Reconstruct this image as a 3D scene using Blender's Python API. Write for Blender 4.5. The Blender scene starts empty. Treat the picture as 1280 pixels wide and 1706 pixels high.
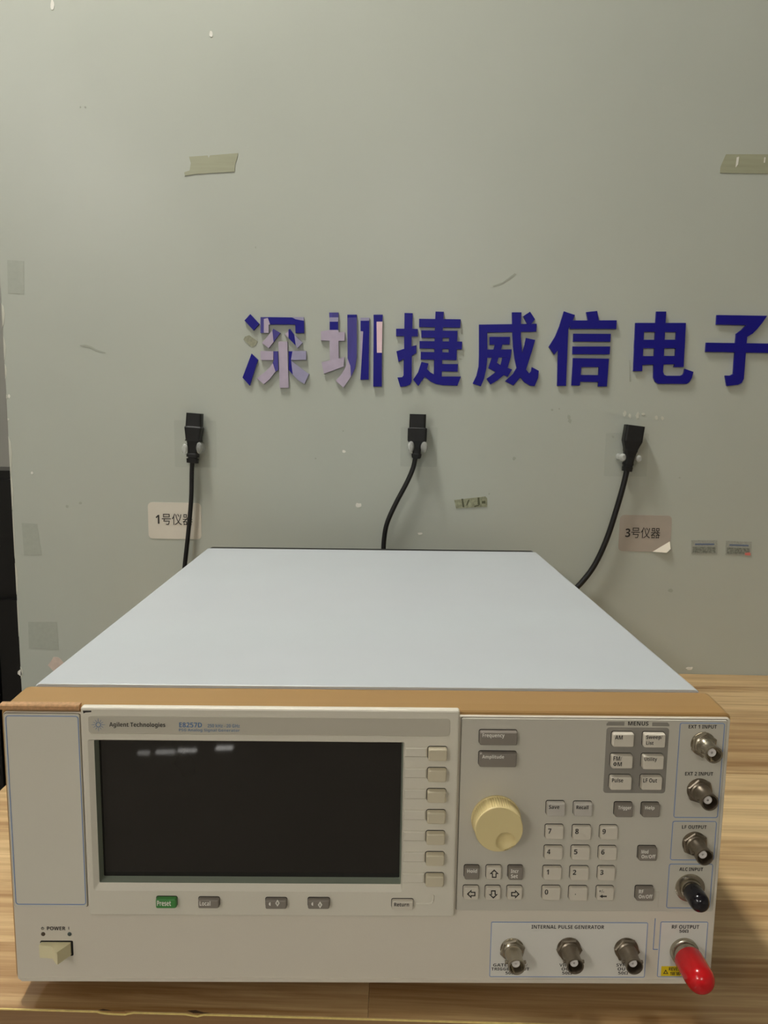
import bpy, math, random
from mathutils import Vector, Matrix
from mathutils.geometry import tessellate_polygon

random.seed(7)
scene = bpy.context.scene
COL = scene.collection

# ------------------------------------------------------------------ camera
TZ = 0.75                      # table top above the floor
GAP = 0.014                    # height of the instrument's feet
TH = 0.031                     # the instrument stands slightly askew to the wall
F_PX = 1225.74
def rotz(v, a):
    c, s = math.cos(a), math.sin(a)
    return Vector((c*v[0]-s*v[1], s*v[0]+c*v[1], v[2]))
_pi, _ya, _ro = 0.130156, 0.0133163, 0.0140298
_fw = Vector((math.sin(_ya)*math.cos(_pi), math.cos(_ya)*math.cos(_pi), -math.sin(_pi)))
_r = Vector((math.cos(_ya), -math.sin(_ya), 0)); _u = _r.cross(_fw)
_r2 = math.cos(_ro)*_r + math.sin(_ro)*_u; _u2 = -math.sin(_ro)*_r + math.cos(_ro)*_u
CAM = rotz((0.214923, -0.409365, 0.343818), TH) + Vector((0, 0, TZ+GAP))
FW, RT, UP = rotz(_fw, TH), rotz(_r2, TH), rotz(_u2, TH)
cd = bpy.data.cameras.new('camera'); cam = bpy.data.objects.new('camera', cd); COL.objects.link(cam)
cd.sensor_fit = 'HORIZONTAL'; cd.sensor_width = 36.0; cd.lens = F_PX*36.0/1280.0
cd.clip_start = 0.02; cd.clip_end = 50
M = Matrix.Identity(4)
for i in range(3):
    M[i][0], M[i][1], M[i][2], M[i][3] = RT[i], UP[i], -FW[i], CAM[i]
cam.matrix_world = M
scene.camera = cam

# ------------------------------------------------------------------ world, exposure
w = bpy.data.worlds.new('world'); scene.world = w; w.use_nodes = True
w.node_tree.nodes['Background'].inputs[0].default_value = (0.9, 0.95, 1.0, 1)
w.node_tree.nodes['Background'].inputs[1].default_value = 0.05
vs = scene.view_settings
vs.view_transform = 'Standard'; vs.look = 'None'; vs.gamma = 1.0; vs.use_curve_mapping = False
vs.exposure = 0.45
# ceiling lamps, some of them unseen ones added as fill light (x, y, size x, size y, strength)
CEIL = 2.62
LAMPS = [
    (-0.22, 0.17, 0.12, 0.36, 0.0, 118.0, 'white ceiling batten lamp right above the bench'),
    (-1.50, -1.75, 0.07, 1.00, -0.45, 26.0, 'white ceiling batten lamp hung askew behind the bench, left of the room'),
    (-1.80, -3.40, 0.30, 1.20, 0.0, 34.0, 'added white fill lamp on the ceiling in the middle of the room, at the left'),  # unseen lamp added as front fill for the instrument panel
    (0.40, -4.20, 0.30, 1.20, 0.0, 37.0, 'added white fill lamp on the ceiling in the middle of the room, near its centre line'),  # second unseen fill lamp, added to brighten the panel from the front
    (-1.50, 1.60, 0.16, 1.00, 0.0, 12.0, 'added white fill lamp on the ceiling in the space beyond the wall'),  # unseen lamp added to lighten the far wall past the partition
    (-2.06, -7.36, 0.12, 0.06, 0.0, 16.0, 'short ceiling lamp at the far end of the room, leftmost of four'),
    (-1.83, -7.38, 0.20, 0.06, 0.0, 20.0, 'short ceiling lamp at the far end of the room, second from left'),
    (-1.60, -7.41, 0.20, 0.06, 0.0, 26.0, 'short ceiling lamp at the far end of the room, third from left'),
    (-1.20, -7.47, 0.18, 0.07, 0.0, 30.0, 'short ceiling lamp at the far end of the room, rightmost of four'),
]

# ------------------------------------------------------------------ helpers
def ray(px, py):
    return FW + (px-640)/F_PX*RT - (py-853)/F_PX*UP
def wallpt(px, py, y):                     # world point on the plane y = const
    d = ray(px, py); t = (y-CAM.y)/d.y
    return CAM + t*d
def tablept(px, py, z=TZ):
    d = ray(px, py); t = (z-CAM.z)/d.z
    return CAM + t*d
ORG = Vector((0, 0, TZ+GAP))
def inst(px, py, yl):                      # instrument-local point on its plane y = yl
    o = rotz(CAM-ORG, -TH); d = rotz(ray(px, py), -TH)
    t = (yl-o.y)/d.y
    p = o + t*d
    return p.x, p.z

def lin(c):
    return tuple((v/255/12.92) if v/255 <= .04045 else ((v/255+.055)/1.055)**2.4 for v in c)

def mat(name, rgb, rough=.5, metal=0., var=.0, vscale=30., bump=0., bscale=200., spec=.5, stretch=(1, 1, 1),
        emit=None, coat=0., alpha=1., trans=0., ior=1.45):
    m = bpy.data.materials.new(name); m.use_nodes = True
    nt = m.node_tree; b = nt.nodes['Principled BSDF']
    c = lin(rgb)
    b.inputs['Base Color'].default_value = (*c, 1)
    b.inputs['Roughness'].default_value = rough
    b.inputs['Metallic'].default_value = metal
    b.inputs['Specular IOR Level'].default_value = spec
    b.inputs['Coat Weight'].default_value = coat
    b.inputs['Alpha'].default_value = alpha
    b.inputs['Transmission Weight'].default_value = trans
    b.inputs['IOR'].default_value = ior
    if emit:
        b.inputs['Emission Color'].default_value = (*emit[:3], 1); b.inputs['Emission Strength'].default_value = emit[3]
    tc = nt.nodes.new('ShaderNodeTexCoord'); mp = nt.nodes.new('ShaderNodeMapping')
    mp.inputs['Scale'].default_value = stretch
    nt.links.new(tc.outputs['Object'], mp.inputs['Vector'])
    if var > 0:
        n = nt.nodes.new('ShaderNodeTexNoise'); n.inputs['Scale'].default_value = vscale; n.inputs['Detail'].default_value = 5
        nt.links.new(mp.outputs['Vector'], n.inputs['Vector'])
        r = nt.nodes.new('ShaderNodeMapRange')
        r.inputs['From Min'].default_value = .25; r.inputs['From Max'].default_value = .75
        r.inputs['To Min'].default_value = 1-var; r.inputs['To Max'].default_value = 1+var
        nt.links.new(n.outputs['Fac'], r.inputs['Value'])
        mx = nt.nodes.new('ShaderNodeVectorMath'); mx.operation = 'SCALE'; mx.inputs[0].default_value = c
        nt.links.new(r.outputs[0], mx.inputs['Scale'])
        nt.links.new(mx.outputs[0], b.inputs['Base Color'])
    if bump > 0:
        n2 = nt.nodes.new('ShaderNodeTexNoise'); n2.inputs['Scale'].default_value = bscale; n2.inputs['Detail'].default_value = 4
        nt.links.new(mp.outputs['Vector'], n2.inputs['Vector'])
        bp = nt.nodes.new('ShaderNodeBump'); bp.inputs['Strength'].default_value = bump; bp.inputs['Distance'].default_value = .001
        nt.links.new(n2.outputs['Fac'], bp.inputs['Height']); nt.links.new(bp.outputs['Normal'], b.inputs['Normal'])
    return m

def wood_mat(name, light, dark, rough=.38):
    m = bpy.data.materials.new(name); m.use_nodes = True
    nt = m.node_tree; b = nt.nodes['Principled BSDF']; L = nt.links.new
    tc = nt.nodes.new('ShaderNodeTexCoord'); oi = nt.nodes.new('ShaderNodeObjectInfo')
    off = nt.nodes.new('ShaderNodeVectorMath'); off.operation = 'MULTIPLY_ADD'
    off.inputs[1].default_value = (1, 1, 1)
    cmb = nt.nodes.new('ShaderNodeCombineXYZ')
    ml = nt.nodes.new('ShaderNodeMath'); ml.operation = 'MULTIPLY'; ml.inputs[1].default_value = 37.
    L(oi.outputs['Random'], ml.inputs[0])
    for k in range(3): L(ml.outputs[0], cmb.inputs[k])
    L(tc.outputs['Object'], off.inputs[0]); L(cmb.outputs[0], off.inputs[2])
    mp = nt.nodes.new('ShaderNodeMapping'); mp.inputs['Scale'].default_value = (3.2, 75, 75); L(off.outputs[0], mp.inputs['Vector'])
    n = nt.nodes.new('ShaderNodeTexNoise'); n.inputs['Scale'].default_value = 1.; n.inputs['Detail'].default_value = 7; n.inputs['Roughness'].default_value = .6
    n.inputs['Distortion'].default_value = .6
    L(mp.outputs[0], n.inputs['Vector'])
    mp2 = nt.nodes.new('ShaderNodeMapping'); mp2.inputs['Scale'].default_value = (9, 420, 420); L(off.outputs[0], mp2.inputs['Vector'])
    n2 = nt.nodes.new('ShaderNodeTexNoise'); n2.inputs['Scale'].default_value = 1.; n2.inputs['Detail'].default_value = 3
    L(mp2.outputs[0], n2.inputs['Vector'])
    ad = nt.nodes.new('ShaderNodeMath'); ad.operation = 'MULTIPLY_ADD'; ad.inputs[1].default_value = .28; L(n2.outputs['Fac'], ad.inputs[0]); L(n.outputs['Fac'], ad.inputs[2])
    rnd = nt.nodes.new('ShaderNodeMath'); rnd.operation = 'MULTIPLY_ADD'; rnd.inputs[1].default_value = .34; L(oi.outputs['Alpha'], rnd.inputs[0]); L(ad.outputs[0], rnd.inputs[2])
    cr = nt.nodes.new('ShaderNodeValToRGB')
    e = cr.color_ramp.elements
    e[0].position = .55; e[0].color = (*lin(light), 1); e[1].position = 1.0; e[1].color = (*lin(dark), 1)
    L(rnd.outputs[0], cr.inputs['Fac']); L(cr.outputs['Color'], b.inputs['Base Color'])
    b.inputs['Roughness'].default_value = rough
    bp = nt.nodes.new('ShaderNodeBump'); bp.inputs['Strength'].default_value = .12; bp.inputs['Distance'].default_value = .0006
    L(n2.outputs['Fac'], bp.inputs['Height']); L(bp.outputs['Normal'], b.inputs['Normal'])
    return m

class MB:
    def __init__(s): s.v = []; s.f = []; s.sm = []
    def add(s, vs_, fs, smooth=False):
        k = len(s.v); s.v += [tuple(v) for v in vs_]
        for f in fs: s.f.append([k+i for i in f]); s.sm.append(smooth)
        return s
    def box(s, x0, x1, y0, y1, z0, z1):
        v = [(x0,y0,z0),(x1,y0,z0),(x1,y1,z0),(x0,y1,z0),(x0,y0,z1),(x1,y0,z1),(x1,y1,z1),(x0,y1,z1)]
        return s.add(v, [(0,3,2,1),(4,5,6,7),(0,1,5,4),(1,2,6,5),(2,3,7,6),(3,0,4,7)])
    def bbox(s, x0, x1, y0, y1, z0, z1, b):          # box with chamfered upper rim
        v = [(x0,y0,z0),(x1,y0,z0),(x1,y1,z0),(x0,y1,z0),(x0,y0,z1-b),(x1,y0,z1-b),(x1,y1,z1-b),(x0,y1,z1-b),
             (x0+b,y0+b,z1),(x1-b,y0+b,z1),(x1-b,y1-b,z1),(x0+b,y1-b,z1)]
        return s.add(v, [(0,3,2,1),(8,9,10,11),(0,1,5,4),(1,2,6,5),(2,3,7,6),(3,0,4,7),(4,5,9,8),(5,6,10,9),(6,7,11,10),(7,4,8,11)])
    def loft(s, loops, cap0=True, cap1=True, smooth=False):
        n = len(loops[0]); v = [p for l in loops for p in l]; f = []
        for k in range(len(loops)-1):
            for i in range(n):
                j = (i+1) % n
                f.append((k*n+i, k*n+j, (k+1)*n+j, (k+1)*n+i))
        s.add(v, f, smooth)
        if cap0: s.add(loops[0], [tuple(range(n))[::-1]])
        if cap1: s.add(loops[-1], [tuple(range(n))])
        return s
    def prism(s, poly, conv, d0, d1):              # 2-D outline -> slab between depths d0 (front) and d1
        n = len(poly)
        tris = tessellate_polygon([[Vector((p[0], p[1], 0)) for p in poly]])
        s.add([conv(p, d0) for p in poly], tris)
        s.add([conv(p, d1) for p in poly], [t[::-1] for t in tris])
        v = [conv(p, d0) for p in poly] + [conv(p, d1) for p in poly]
        s.add(v, [(i, (i+1) % n, n+(i+1) % n, n+i) for i in range(n)])
        return s
    def lathe(s, prof, n=32, c=(0, 0), smooth=True, cap0=True, cap1=True):  # prof (y, r) around the y axis
        loops = []
        for y, r in prof:
            loops.append([(c[0]+r*math.cos(2*math.pi*i/n), y, c[1]+r*math.sin(2*math.pi*i/n)) for i in range(n)])
        return s.loft(loops, cap0, cap1, smooth)
    def tube(s, pts, r, n=12):
        loops = []
        pts = [Vector(p) for p in pts]; ref = Vector((0, 1, 0.13)).normalized()
        for i, p in enumerate(pts):
            t = (pts[min(i+1, len(pts)-1)]-pts[max(i-1, 0)]).normalized()
            a = t.cross(ref).normalized(); b = t.cross(a).normalized()
            loops.append([p + r*(math.cos(2*math.pi*k/n)*a + math.sin(2*math.pi*k/n)*b) for k in range(n)])
        return s.loft(loops, True, True, True)
    def build(s, name, m, parent=None, loc=None, angle=None):
        me = bpy.data.meshes.new(name)
        me.from_pydata([tuple(v) for v in s.v], [], [list(f) for f in s.f]); me.update()
        me.polygons.foreach_set('use_smooth', s.sm)
        import bmesh
        bm = bmesh.new(); bm.from_mesh(me)
        bmesh.ops.remove_doubles(bm, verts=bm.verts, dist=1e-7)
        bmesh.ops.recalc_face_normals(bm, faces=bm.faces)
        bm.to_mesh(me); bm.free()
        if any(s.sm):
            try: me.set_sharp_from_angle(angle=math.radians(40))
            except Exception: pass
        me.materials.append(m)
        o = bpy.data.objects.new(name, me); COL.objects.link(o)
        if parent: o.parent = parent
        if loc: o.location = loc
        return o

def empty(name, loc=(0, 0, 0), rz=0):
    o = bpy.data.objects.new(name, None); COL.objects.link(o); o.location = loc; o.rotation_euler = (0, 0, rz); o.empty_display_size = .02
    return o
def tag(o, label=None, cat=None, group=None, kind=None):
    if label: o['label'] = label
    if cat: o['category'] = cat
    if group: o['group'] = group
    if kind: o['kind'] = kind
    return o
def plab(o, label): o['label'] = label; return o

def rr(x0, x1, z0, z1, r, n=4):                     # rounded rectangle outline (counter-clockwise)
    o = []
    for cx, cz, a in ((x1-r, z1-r, 0), (x0+r, z1-r, 90), (x0+r, z0+r, 180), (x1-r, z0+r, 270)):
        for k in range(n+1):
            t = math.radians(a+90*k/n); o.append((cx+r*math.cos(t), cz+r*math.sin(t)))
    return o
def xz(p, y): return (p[0], y, p[1])

def sans(s, heavy=True):
    o = ''
    for c in s:
        if 'A' <= c <= 'Z': o += chr((0x1D5D4 if heavy else 0x1D5A0)+ord(c)-65)
        elif 'a' <= c <= 'z': o += chr((0x1D5EE if heavy else 0x1D5BA)+ord(c)-97)
        elif '0' <= c <= '9': o += chr((0x1D7EC if heavy else 0x1D7E2)+ord(c)-48)
        elif c == 'Ω': o += chr(0x1D76E)
        elif c == 'Φ': o += chr(0x1D76B)
        else: o += c
    return o
def text_mesh(s, bold=.0, mtx=None):
    cu = bpy.data.curves.new('lettering', 'FONT'); cu.body = sans(s, bold > 0); cu.offset = 0.; cu.fill_mode = 'FRONT'; cu.resolution_u = 3
    ob = bpy.data.objects.new('lettering', cu); COL.objects.link(ob)
    dg = bpy.context.evaluated_depsgraph_get()
    me = bpy.data.meshes.new_from_object(ob.evaluated_get(dg))
    bpy.data.objects.remove(ob); bpy.data.curves.remove(cu)
    return me
def lettering(s, x0, x1, z0, z1, y, m, parent, bold=.012, name='lettering', shear=0.):
    me = text_mesh(s, bold)
    co = [v.co.copy() for v in me.vertices]
    if not co: return None
    ax0 = min(c.x for c in co); ax1 = max(c.x for c in co); ay0 = min(c.y for c in co); ay1 = max(c.y for c in co)
    sx = (x1-x0)/max(ax1-ax0, 1e-6); sz = (z1-z0)/max(ay1-ay0, 1e-6)
    cx, cz = (x0+x1)/2, (z0+z1)/2
    for v, c in zip(me.vertices, co):
        X = x0+(c.x-ax0)*sx; Z = z0+(c.y-ay0)*sz
        v.co = (X-cx, 0, Z-cz)
    # facing -y
    me.materials.clear(); me.materials.append(m)
    o = bpy.data.objects.new(name, me); COL.objects.link(o); o.location = (cx, y, cz)
    if parent: o.parent = parent
    return o

# ------------------------------------------------------------------ materials
WALL = mat('wall_paint', (178, 182, 171), rough=.32, var=.03, vscale=5, bump=.06, bscale=40, spec=.4)
WALL2 = mat('far_wall_paint', (172, 170, 160), rough=.6, var=.03, vscale=3)
CEILM = mat('ceiling_paint', (225, 225, 220), rough=.8, var=.02, vscale=3)
FLOORM = mat('floor_tile', (136, 128, 118), rough=.03, var=.08, vscale=4)
WOOD = wood_mat('bench_wood', (224, 194, 144), (150, 112, 68), .3)
WOODE = wood_mat('bench_edge_wood', (190, 156, 110), (140, 106, 68))
CORE = mat('board_core', (226, 204, 130), rough=.6, var=.12, vscale=300)
CHIPD = mat('chip_dark', (74, 54, 36), rough=.8, var=.2, vscale=400)
STEEL = mat('leg_steel', (70, 70, 72), rough=.4, metal=.6, var=.05)
COVER = mat('cover_grey_white', (184, 189, 192), rough=.42, var=.018, vscale=14, bump=.05, bscale=900)
RIM = mat('frame_bronze', (172, 136, 86), rough=.4, metal=.25, var=.07, vscale=6, stretch=(.6, 1, 14))
COPPER = mat('worn_copper', (218, 174, 130), rough=.28, metal=.6, var=.2, vscale=500)
PANEL = mat('panel_beige', (214, 206, 190), rough=.5, var=.015, vscale=8, bump=.05, bscale=1500)
BEZEL = mat('bezel_beige', (216, 210, 194), rough=.46, var=.015, vscale=8, bump=.05, bscale=1500)
LPANEL = mat('left_plate_beige', (212, 207, 192), rough=.5, var=.012, vscale=8)
KPANEL = mat('keypad_plate_grey', (196, 191, 177), rough=.5, var=.015, vscale=8)
STICK = mat('overlay_light', (220, 217, 208), rough=.45, var=.01, vscale=8)
SEAM = mat('panel_seam', (112, 104, 90), rough=.7, var=.05)
HEADER = mat('header_grey', (190, 184, 168), rough=.45, var=.02, vscale=10)
BLUEL = mat('print_blue', (122, 146, 190), rough=.5, var=.03)
INKB = mat('ink_black', (44, 40, 38), rough=.6, var=.05)
INKBLUE = mat('ink_blue', (84, 118, 160), rough=.6, var=.03)
INKW = mat('ink_white', (236, 232, 222), rough=.6, var=.03)
INKFADE = mat('ink_faded_blue', (112, 134, 160), rough=.6, var=.03)
KWHITE = mat('key_ivory', (210, 202, 186), rough=.5, var=.015, vscale=60)
KSOFT = mat('key_cream', (208, 198, 172), rough=.5, var=.03, vscale=60)
KGREY = mat('key_grey', (134, 126, 116), rough=.5, var=.02, vscale=60)
KSAVE = mat('key_pale_grey', (190, 184, 174), rough=.5, var=.02, vscale=60)
KGREEN = mat('key_green', (66, 136, 66), rough=.45, var=.03, vscale=60)
GAPM = mat('key_gap_dark', (40, 34, 30), rough=.8, var=.1)
BLOCK = mat('menu_block_grey', (140, 135, 126), rough=.5, var=.02, vscale=20)
KNOB = mat('knob_ivory', (222, 204, 150), rough=.42, var=.02, vscale=40)
SWITCH = mat('switch_ivory', (226, 216, 176), rough=.42, var=.02, vscale=40)
SCREEN = mat('display_glass', (34, 32, 29), rough=.02, var=.1, vscale=5, spec=.6)
SURR = mat('display_surround', (140, 148, 132), rough=.5, var=.05)
NICKEL = mat('nickel', (176, 168, 152), rough=.26, metal=1., var=.08, vscale=300)
NICKELD = mat('nickel_dull', (140, 130, 116), rough=.34, metal=1., var=.12, vscale=300)
PTFE = mat('ptfe_white', (226, 220, 214), rough=.5, var=.02)
DARK = mat('hole_dark', (16, 14, 13), rough=.7, var=.1)
REDC = mat('cap_red', (196, 16, 24), rough=.22, var=.03, vscale=60, coat=.3)
BLKC = mat('cap_black', (14, 12, 20), rough=.2, var=.1, coat=.3)
YEL = mat('warning_yellow', (226, 196, 22), rough=.5, var=.03)
RUB = mat('rubber_black', (15, 15, 15), rough=.46, var=.15, vscale=200)
BLACKM = mat('cabinet_black', (13, 12, 12), rough=.32, var=.1)
BLUE = mat('acrylic_blue', (14, 8, 124), rough=.38, var=.04, vscale=30, spec=.35)
SIDEB = mat('acrylic_edge', (46, 40, 92), rough=.4, var=.08, vscale=60)
BLUEM = mat('acrylic_blue_fading', (64, 58, 136), rough=.4, var=.2, vscale=60, stretch=(3, 1, .4))
LILAC = mat('acrylic_bare_lilac', (152, 148, 176), rough=.45, var=.07, vscale=80)
PINK = mat('acrylic_bare_pink', (176, 164, 182), rough=.45, var=.08, vscale=80)
PINKL = mat('acrylic_bare_pale', (230, 200, 206), rough=.4, var=.05, vscale=80)
GLUE = mat('glue_residue', (160, 160, 138), rough=.3, var=.2, vscale=300, alpha=.85)
TAPE = mat('old_tape', (158, 159, 134), rough=.35, var=.07, vscale=60, stretch=(.3, 1, 4))
TAPER = mat('tape_residue', (166, 170, 158), rough=.4, var=.05, vscale=160)
STKOL = mat('sticker_olive', (146, 148, 122), rough=.5, var=.35, vscale=260)
STKGR = mat('sticker_grey', (158, 160, 150), rough=.45, var=.22, vscale=600, stretch=(1, 1, 2))
STKDK = mat('sticker_print', (124, 128, 118), rough=.5, var=.5, vscale=420)
STKBL = mat('sticker_stripe', (98, 112, 138), rough=.5, var=.1)
STKRD = mat('sticker_red', (214, 120, 108), rough=.5, var=.1)
LABEL1 = mat('label_paper_cream', (210, 204, 190), rough=.5, var=.03, vscale=40)
LABEL3 = mat('label_paper_dull', (172, 162, 150), rough=.4, var=.04, vscale=40)
LABELB = mat('label_paper_back', (232, 224, 206), rough=.5, var=.02)
CHIP = mat('plaster_white', (224, 222, 212), rough=.7, var=.05, vscale=200)
CHIPP = mat('plaster_pink', (206, 188, 174), rough=.7, var=.08, vscale=200)
SCR = mat('scuff_dark', (160, 163, 150), rough=.6, var=.1)
EDGEW = mat('wall_edge_worn', (198, 198, 184), rough=.7, var=.1, vscale=30)
LAMPW = mat('lamp_housing', (230, 230, 228), rough=.4, var=.01)

def clear_mat(name, tint, gloss):
    m = bpy.data.materials.new(name); m.use_nodes = True; nt = m.node_tree
    b = nt.nodes['Principled BSDF']
    n = nt.nodes.new('ShaderNodeTexNoise'); n.inputs['Scale'].default_value = 90
    r = nt.nodes.new('ShaderNodeMapRange'); r.inputs['To Min'].default_value = gloss*.8; r.inputs['To Max'].default_value = gloss*1.2
    nt.links.new(n.outputs['Fac'], r.inputs['Value']); nt.links.new(r.outputs[0], b.inputs['Alpha'])
    b.inputs['Base Color'].default_value = (*lin(tint), 1); b.inputs['Roughness'].default_value = .15
    return m
PAD = clear_mat('clear_adhesive_pad', (176, 180, 174), .035)
PRONG = clear_mat('clear_plastic_prong', (226, 228, 222), .36)

# ------------------------------------------------------------------ the room
YW = 0.6135
XE = wallpt(17, 780, YW).x                                          # left end of the partition wall
XR, XL, YB, YF = 2.4, -2.8, -8.6, 2.6
def struct(name, mb, m): return tag(mb.build(name, m), kind='structure')
def sbox(name, a, m): return struct(name, MB().box(*a), m)
sbox('floor', (XL, XR, YB, YF, -.05, 0), FLOORM)
sbox('ceiling', (XL, XR, YB, YF, CEIL+.03, CEIL+.08), CEILM)
wall = sbox('wall_back', (XE, XR, YW, YW+.12, 0, CEIL+.03), WALL)
sbox('wall_far', (XL, XR, YF, YF+.05, 0, CEIL+.03), WALL2)
sbox('wall_left', (XL-.05, XL, YB, YF, 0, CEIL+.03), WALL2)
sbox('wall_right', (XR, XR+.05, YB, YF, 0, CEIL+.03), WALL2)
sbox('wall_rear', (XL, XR, YB-.05, YB, 0, CEIL+.03), WALL2)

for (lx, ly, sx, sy, ra, st, lb) in LAMPS:
    e = empty('ceiling_or_fill_lamp', (lx, ly, CEIL+.03), ra)
    tag(e, lb, 'lamp')
    MB().box(-sx/2-.02, sx/2+.02, -sy/2-.03, sy/2+.03, -.04, 0).build('housing', LAMPW, e)
    em = mat('lamp_diffuser', (255, 255, 250), rough=.5, var=.001, emit=(1.0, .975, .92, st))
    MB().box(-sx/2, sx/2, -sy/2, sy/2, -.055, -.041).build('diffuser', em, e)

# black cabinet seen past the end of the partition
p0 = wallpt(10, 784, 1.35)
cab = empty('black_cabinet', (-.75, 1.35, 0)); tag(cab, 'glossy black cabinet behind the left end of the wall', 'cabinet')
ch = p0.z
MB().box(-.6, .6, 0, .12, .0, ch).build('body', BLACKM, cab)
for (a, b_) in ((-.59, -.005), (.005, .59)):
    d = MB().box(a, b_, -.018, -.001, ch-.30, ch-.02).build('door', BLACKM, cab)
    d = MB().box(a, b_, -.018, -.001, .05, ch-.315).build('door', BLACKM, cab)

# ---- wall defects (part of the wall)
def flat(name, pts, m, parent=None, th=.0004, y=None, back=-.0001):
    yy = YW-th if y is None else y
    P = [wallpt(px, py, yy) for px, py in pts]
    poly = [(p.x, p.z) for p in P]
    return MB().prism(poly, xz, yy, YW+back if y is None else y+th).build(name, m, parent)
def blob(cx, cy, rx, ry, n=9, j=.3):
    return [(cx+rx*math.cos(2*math.pi*i/n)*(1+random.uniform(-j, j)), cy+ry*math.sin(2*math.pi*i/n)*(1+random.uniform(-j, j))) for i in range(n)]
for (cx, cy, rx, ry, m) in [(597, 842, 6, 4, CHIP), (573, 752, 3, 3, CHIP), (700, 889, 4, 2, CHIP), (352, 57, 3, 5, CHIP), (53, 788, 2.2, 2.2, CHIP),
                           (94, 1105, 12, 12, CHIPP), (33, 1121, 3, 5, CHIP), (1149, 1114, 6, 3, CHIP), (1041, 690, 3, 5, EDGEW), (1050, 693, 2, 4, EDGEW),
                           (1063, 692, 3, 5, EDGEW), (1072, 690, 3, 2, EDGEW), (1094, 696, 3, 3, EDGEW), (1104, 697, 2.5, 3, EDGEW), (15, 660, 2, 3, CHIP), (87, 9, 3, 8, CHIP),
                           (920, 683, 2, 2, SCR), (932, 681, 1.5, 1.5, SCR), (948, 695, 3, 4, SCR), (857, 764, 3, 3, SCR), (1133, 796, 2, 1.5, SCR), (526, 764, 1.5, 1.5, SCR), (572, 718, 1.5, 1.5, SCR),
                           (767, 598, 3, 1.5, SCR), (134, 178, 1.5, 1.5, SCR), (142, 178, 1.5, 1.5, SCR), (426, 412, 1, 2, SCR), (134, 838, 2.5, 2.5, SCR), (112, 844, 2.5, 2.5, SCR), (1118, 984, 4, 3, SCR),
                           (1022, 728, 2, 2, SCR), (815, 823, 1.5, 1.5, SCR)]:
    flat('paint_chip' if m is not SCR else 'scuff_mark', blob(cx, cy, rx, ry), m, wall, th=.0005 if m is not SCR else .0003)
for pts in ([(133, 575), (142, 574), (152, 577), (163, 583), (176, 587), (175, 589), (160, 585), (148, 579), (134, 577)],
            [(858, 455), (861, 457), (838, 473), (822, 478), (821, 476), (838, 470)],
            [(1049, 636), (1052, 636), (1050, 600), (1049, 600)],
            [(946, 702), (950, 697), (953, 700), (951, 706)]):
    flat('scuff_mark', pts, SCR, wall, th=.0003)
# worn, broken plaster along the free edge of the wall
ey = [(505, 545, 5), (560, 600, 4), (606, 632, 3), (658, 664, 4), (697, 701, 3), (727, 790, 5), (790, 850, 4), (851, 930, 2), (938, 990, 4), (1000, 1060, 2), (1110, 1130, 4)]
for a, b_, wd in ey:
    q = lambda py: wallpt(10, py, YW).z
    z0, z1 = q(b_), q(a); ww = wd*.0008
    poly = [(XE-.0002, z0), (XE+ww*.5, z0+(z1-z0)*.15), (XE+ww, z0+(z1-z0)*.55), (XE+ww*.6, z0+(z1-z0)*.85), (XE-.0002, z1)]
    MB().prism(poly, xz, YW-.0005, YW+.03).build('worn_edge', EDGEW, wall)

# ---- things stuck on the wall
def stuck(name, pts, m, label, cat, group=None, th=.0006):
    return tag(flat(name, pts, m, None, th=th), label, cat, group)
stuck('tape_strip', [(315, 261), (346, 259), (347.5, 263), (350, 258.7), (397, 255), (395, 264), (392, 272), (391, 286), (325, 290), (308, 293), (307, 287), (316, 284), (318, 272)],
      TAPE, 'torn olive-grey tape strip high on the wall, above the leftmost blue character', 'tape')
t2 = stuck('tape_strip', [(1210, 257), (1320, 257), (1320, 290), (1200, 288), (1201, 277)], TAPE, 'wrinkled tape strip at the upper right edge of the wall', 'tape')
for pts in ([(1228, 262), (1232, 261), (1230, 274), (1226, 279)], [(1274, 262), (1276, 262), (1275, 271), (1273, 271)]):
    flat('wrinkle', pts, CHIP, t2, th=.0009)
stuck('tape_residue', [(12, 433), (40, 435), (40, 490), (13, 488)], TAPER, 'faint grey tape residue patch near the upper left wall edge', 'residue', th=.0003)
stuck('tape_residue', [(36, 871), (62, 873), (70, 925), (40, 925)], TAPER, 'faint grey tape residue patch beside the black cabinet', 'residue', th=.0003)
stuck('tape_residue', [(47, 1036), (95, 1036), (98, 1083), (48, 1080)], TAPER, 'faint grey tape residue square low on the wall, above the instrument corner', 'residue', th=.0003)
s = stuck('sticker_remnant', [(757, 833), (809, 827), (812, 830), (812, 844), (760, 847)], STKOL, 'torn olive sticker remnant with dark marks on the wall under the middle plug', 'sticker')
for pts in ([(769, 831), (772, 831), (774, 845), (771, 845)], [(796, 829), (799, 829), (800, 841), (796, 840)], [(790, 843), (799, 840), (799, 842), (791, 845)], [(803, 835), (809, 834), (809, 839), (803, 839)], [(780, 833), (783, 832), (779, 842), (777, 842)]):
    flat('dark_mark', pts, mat('mark_olive', (84, 86, 62), rough=.6, var=.1), s, th=.0008)
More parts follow.
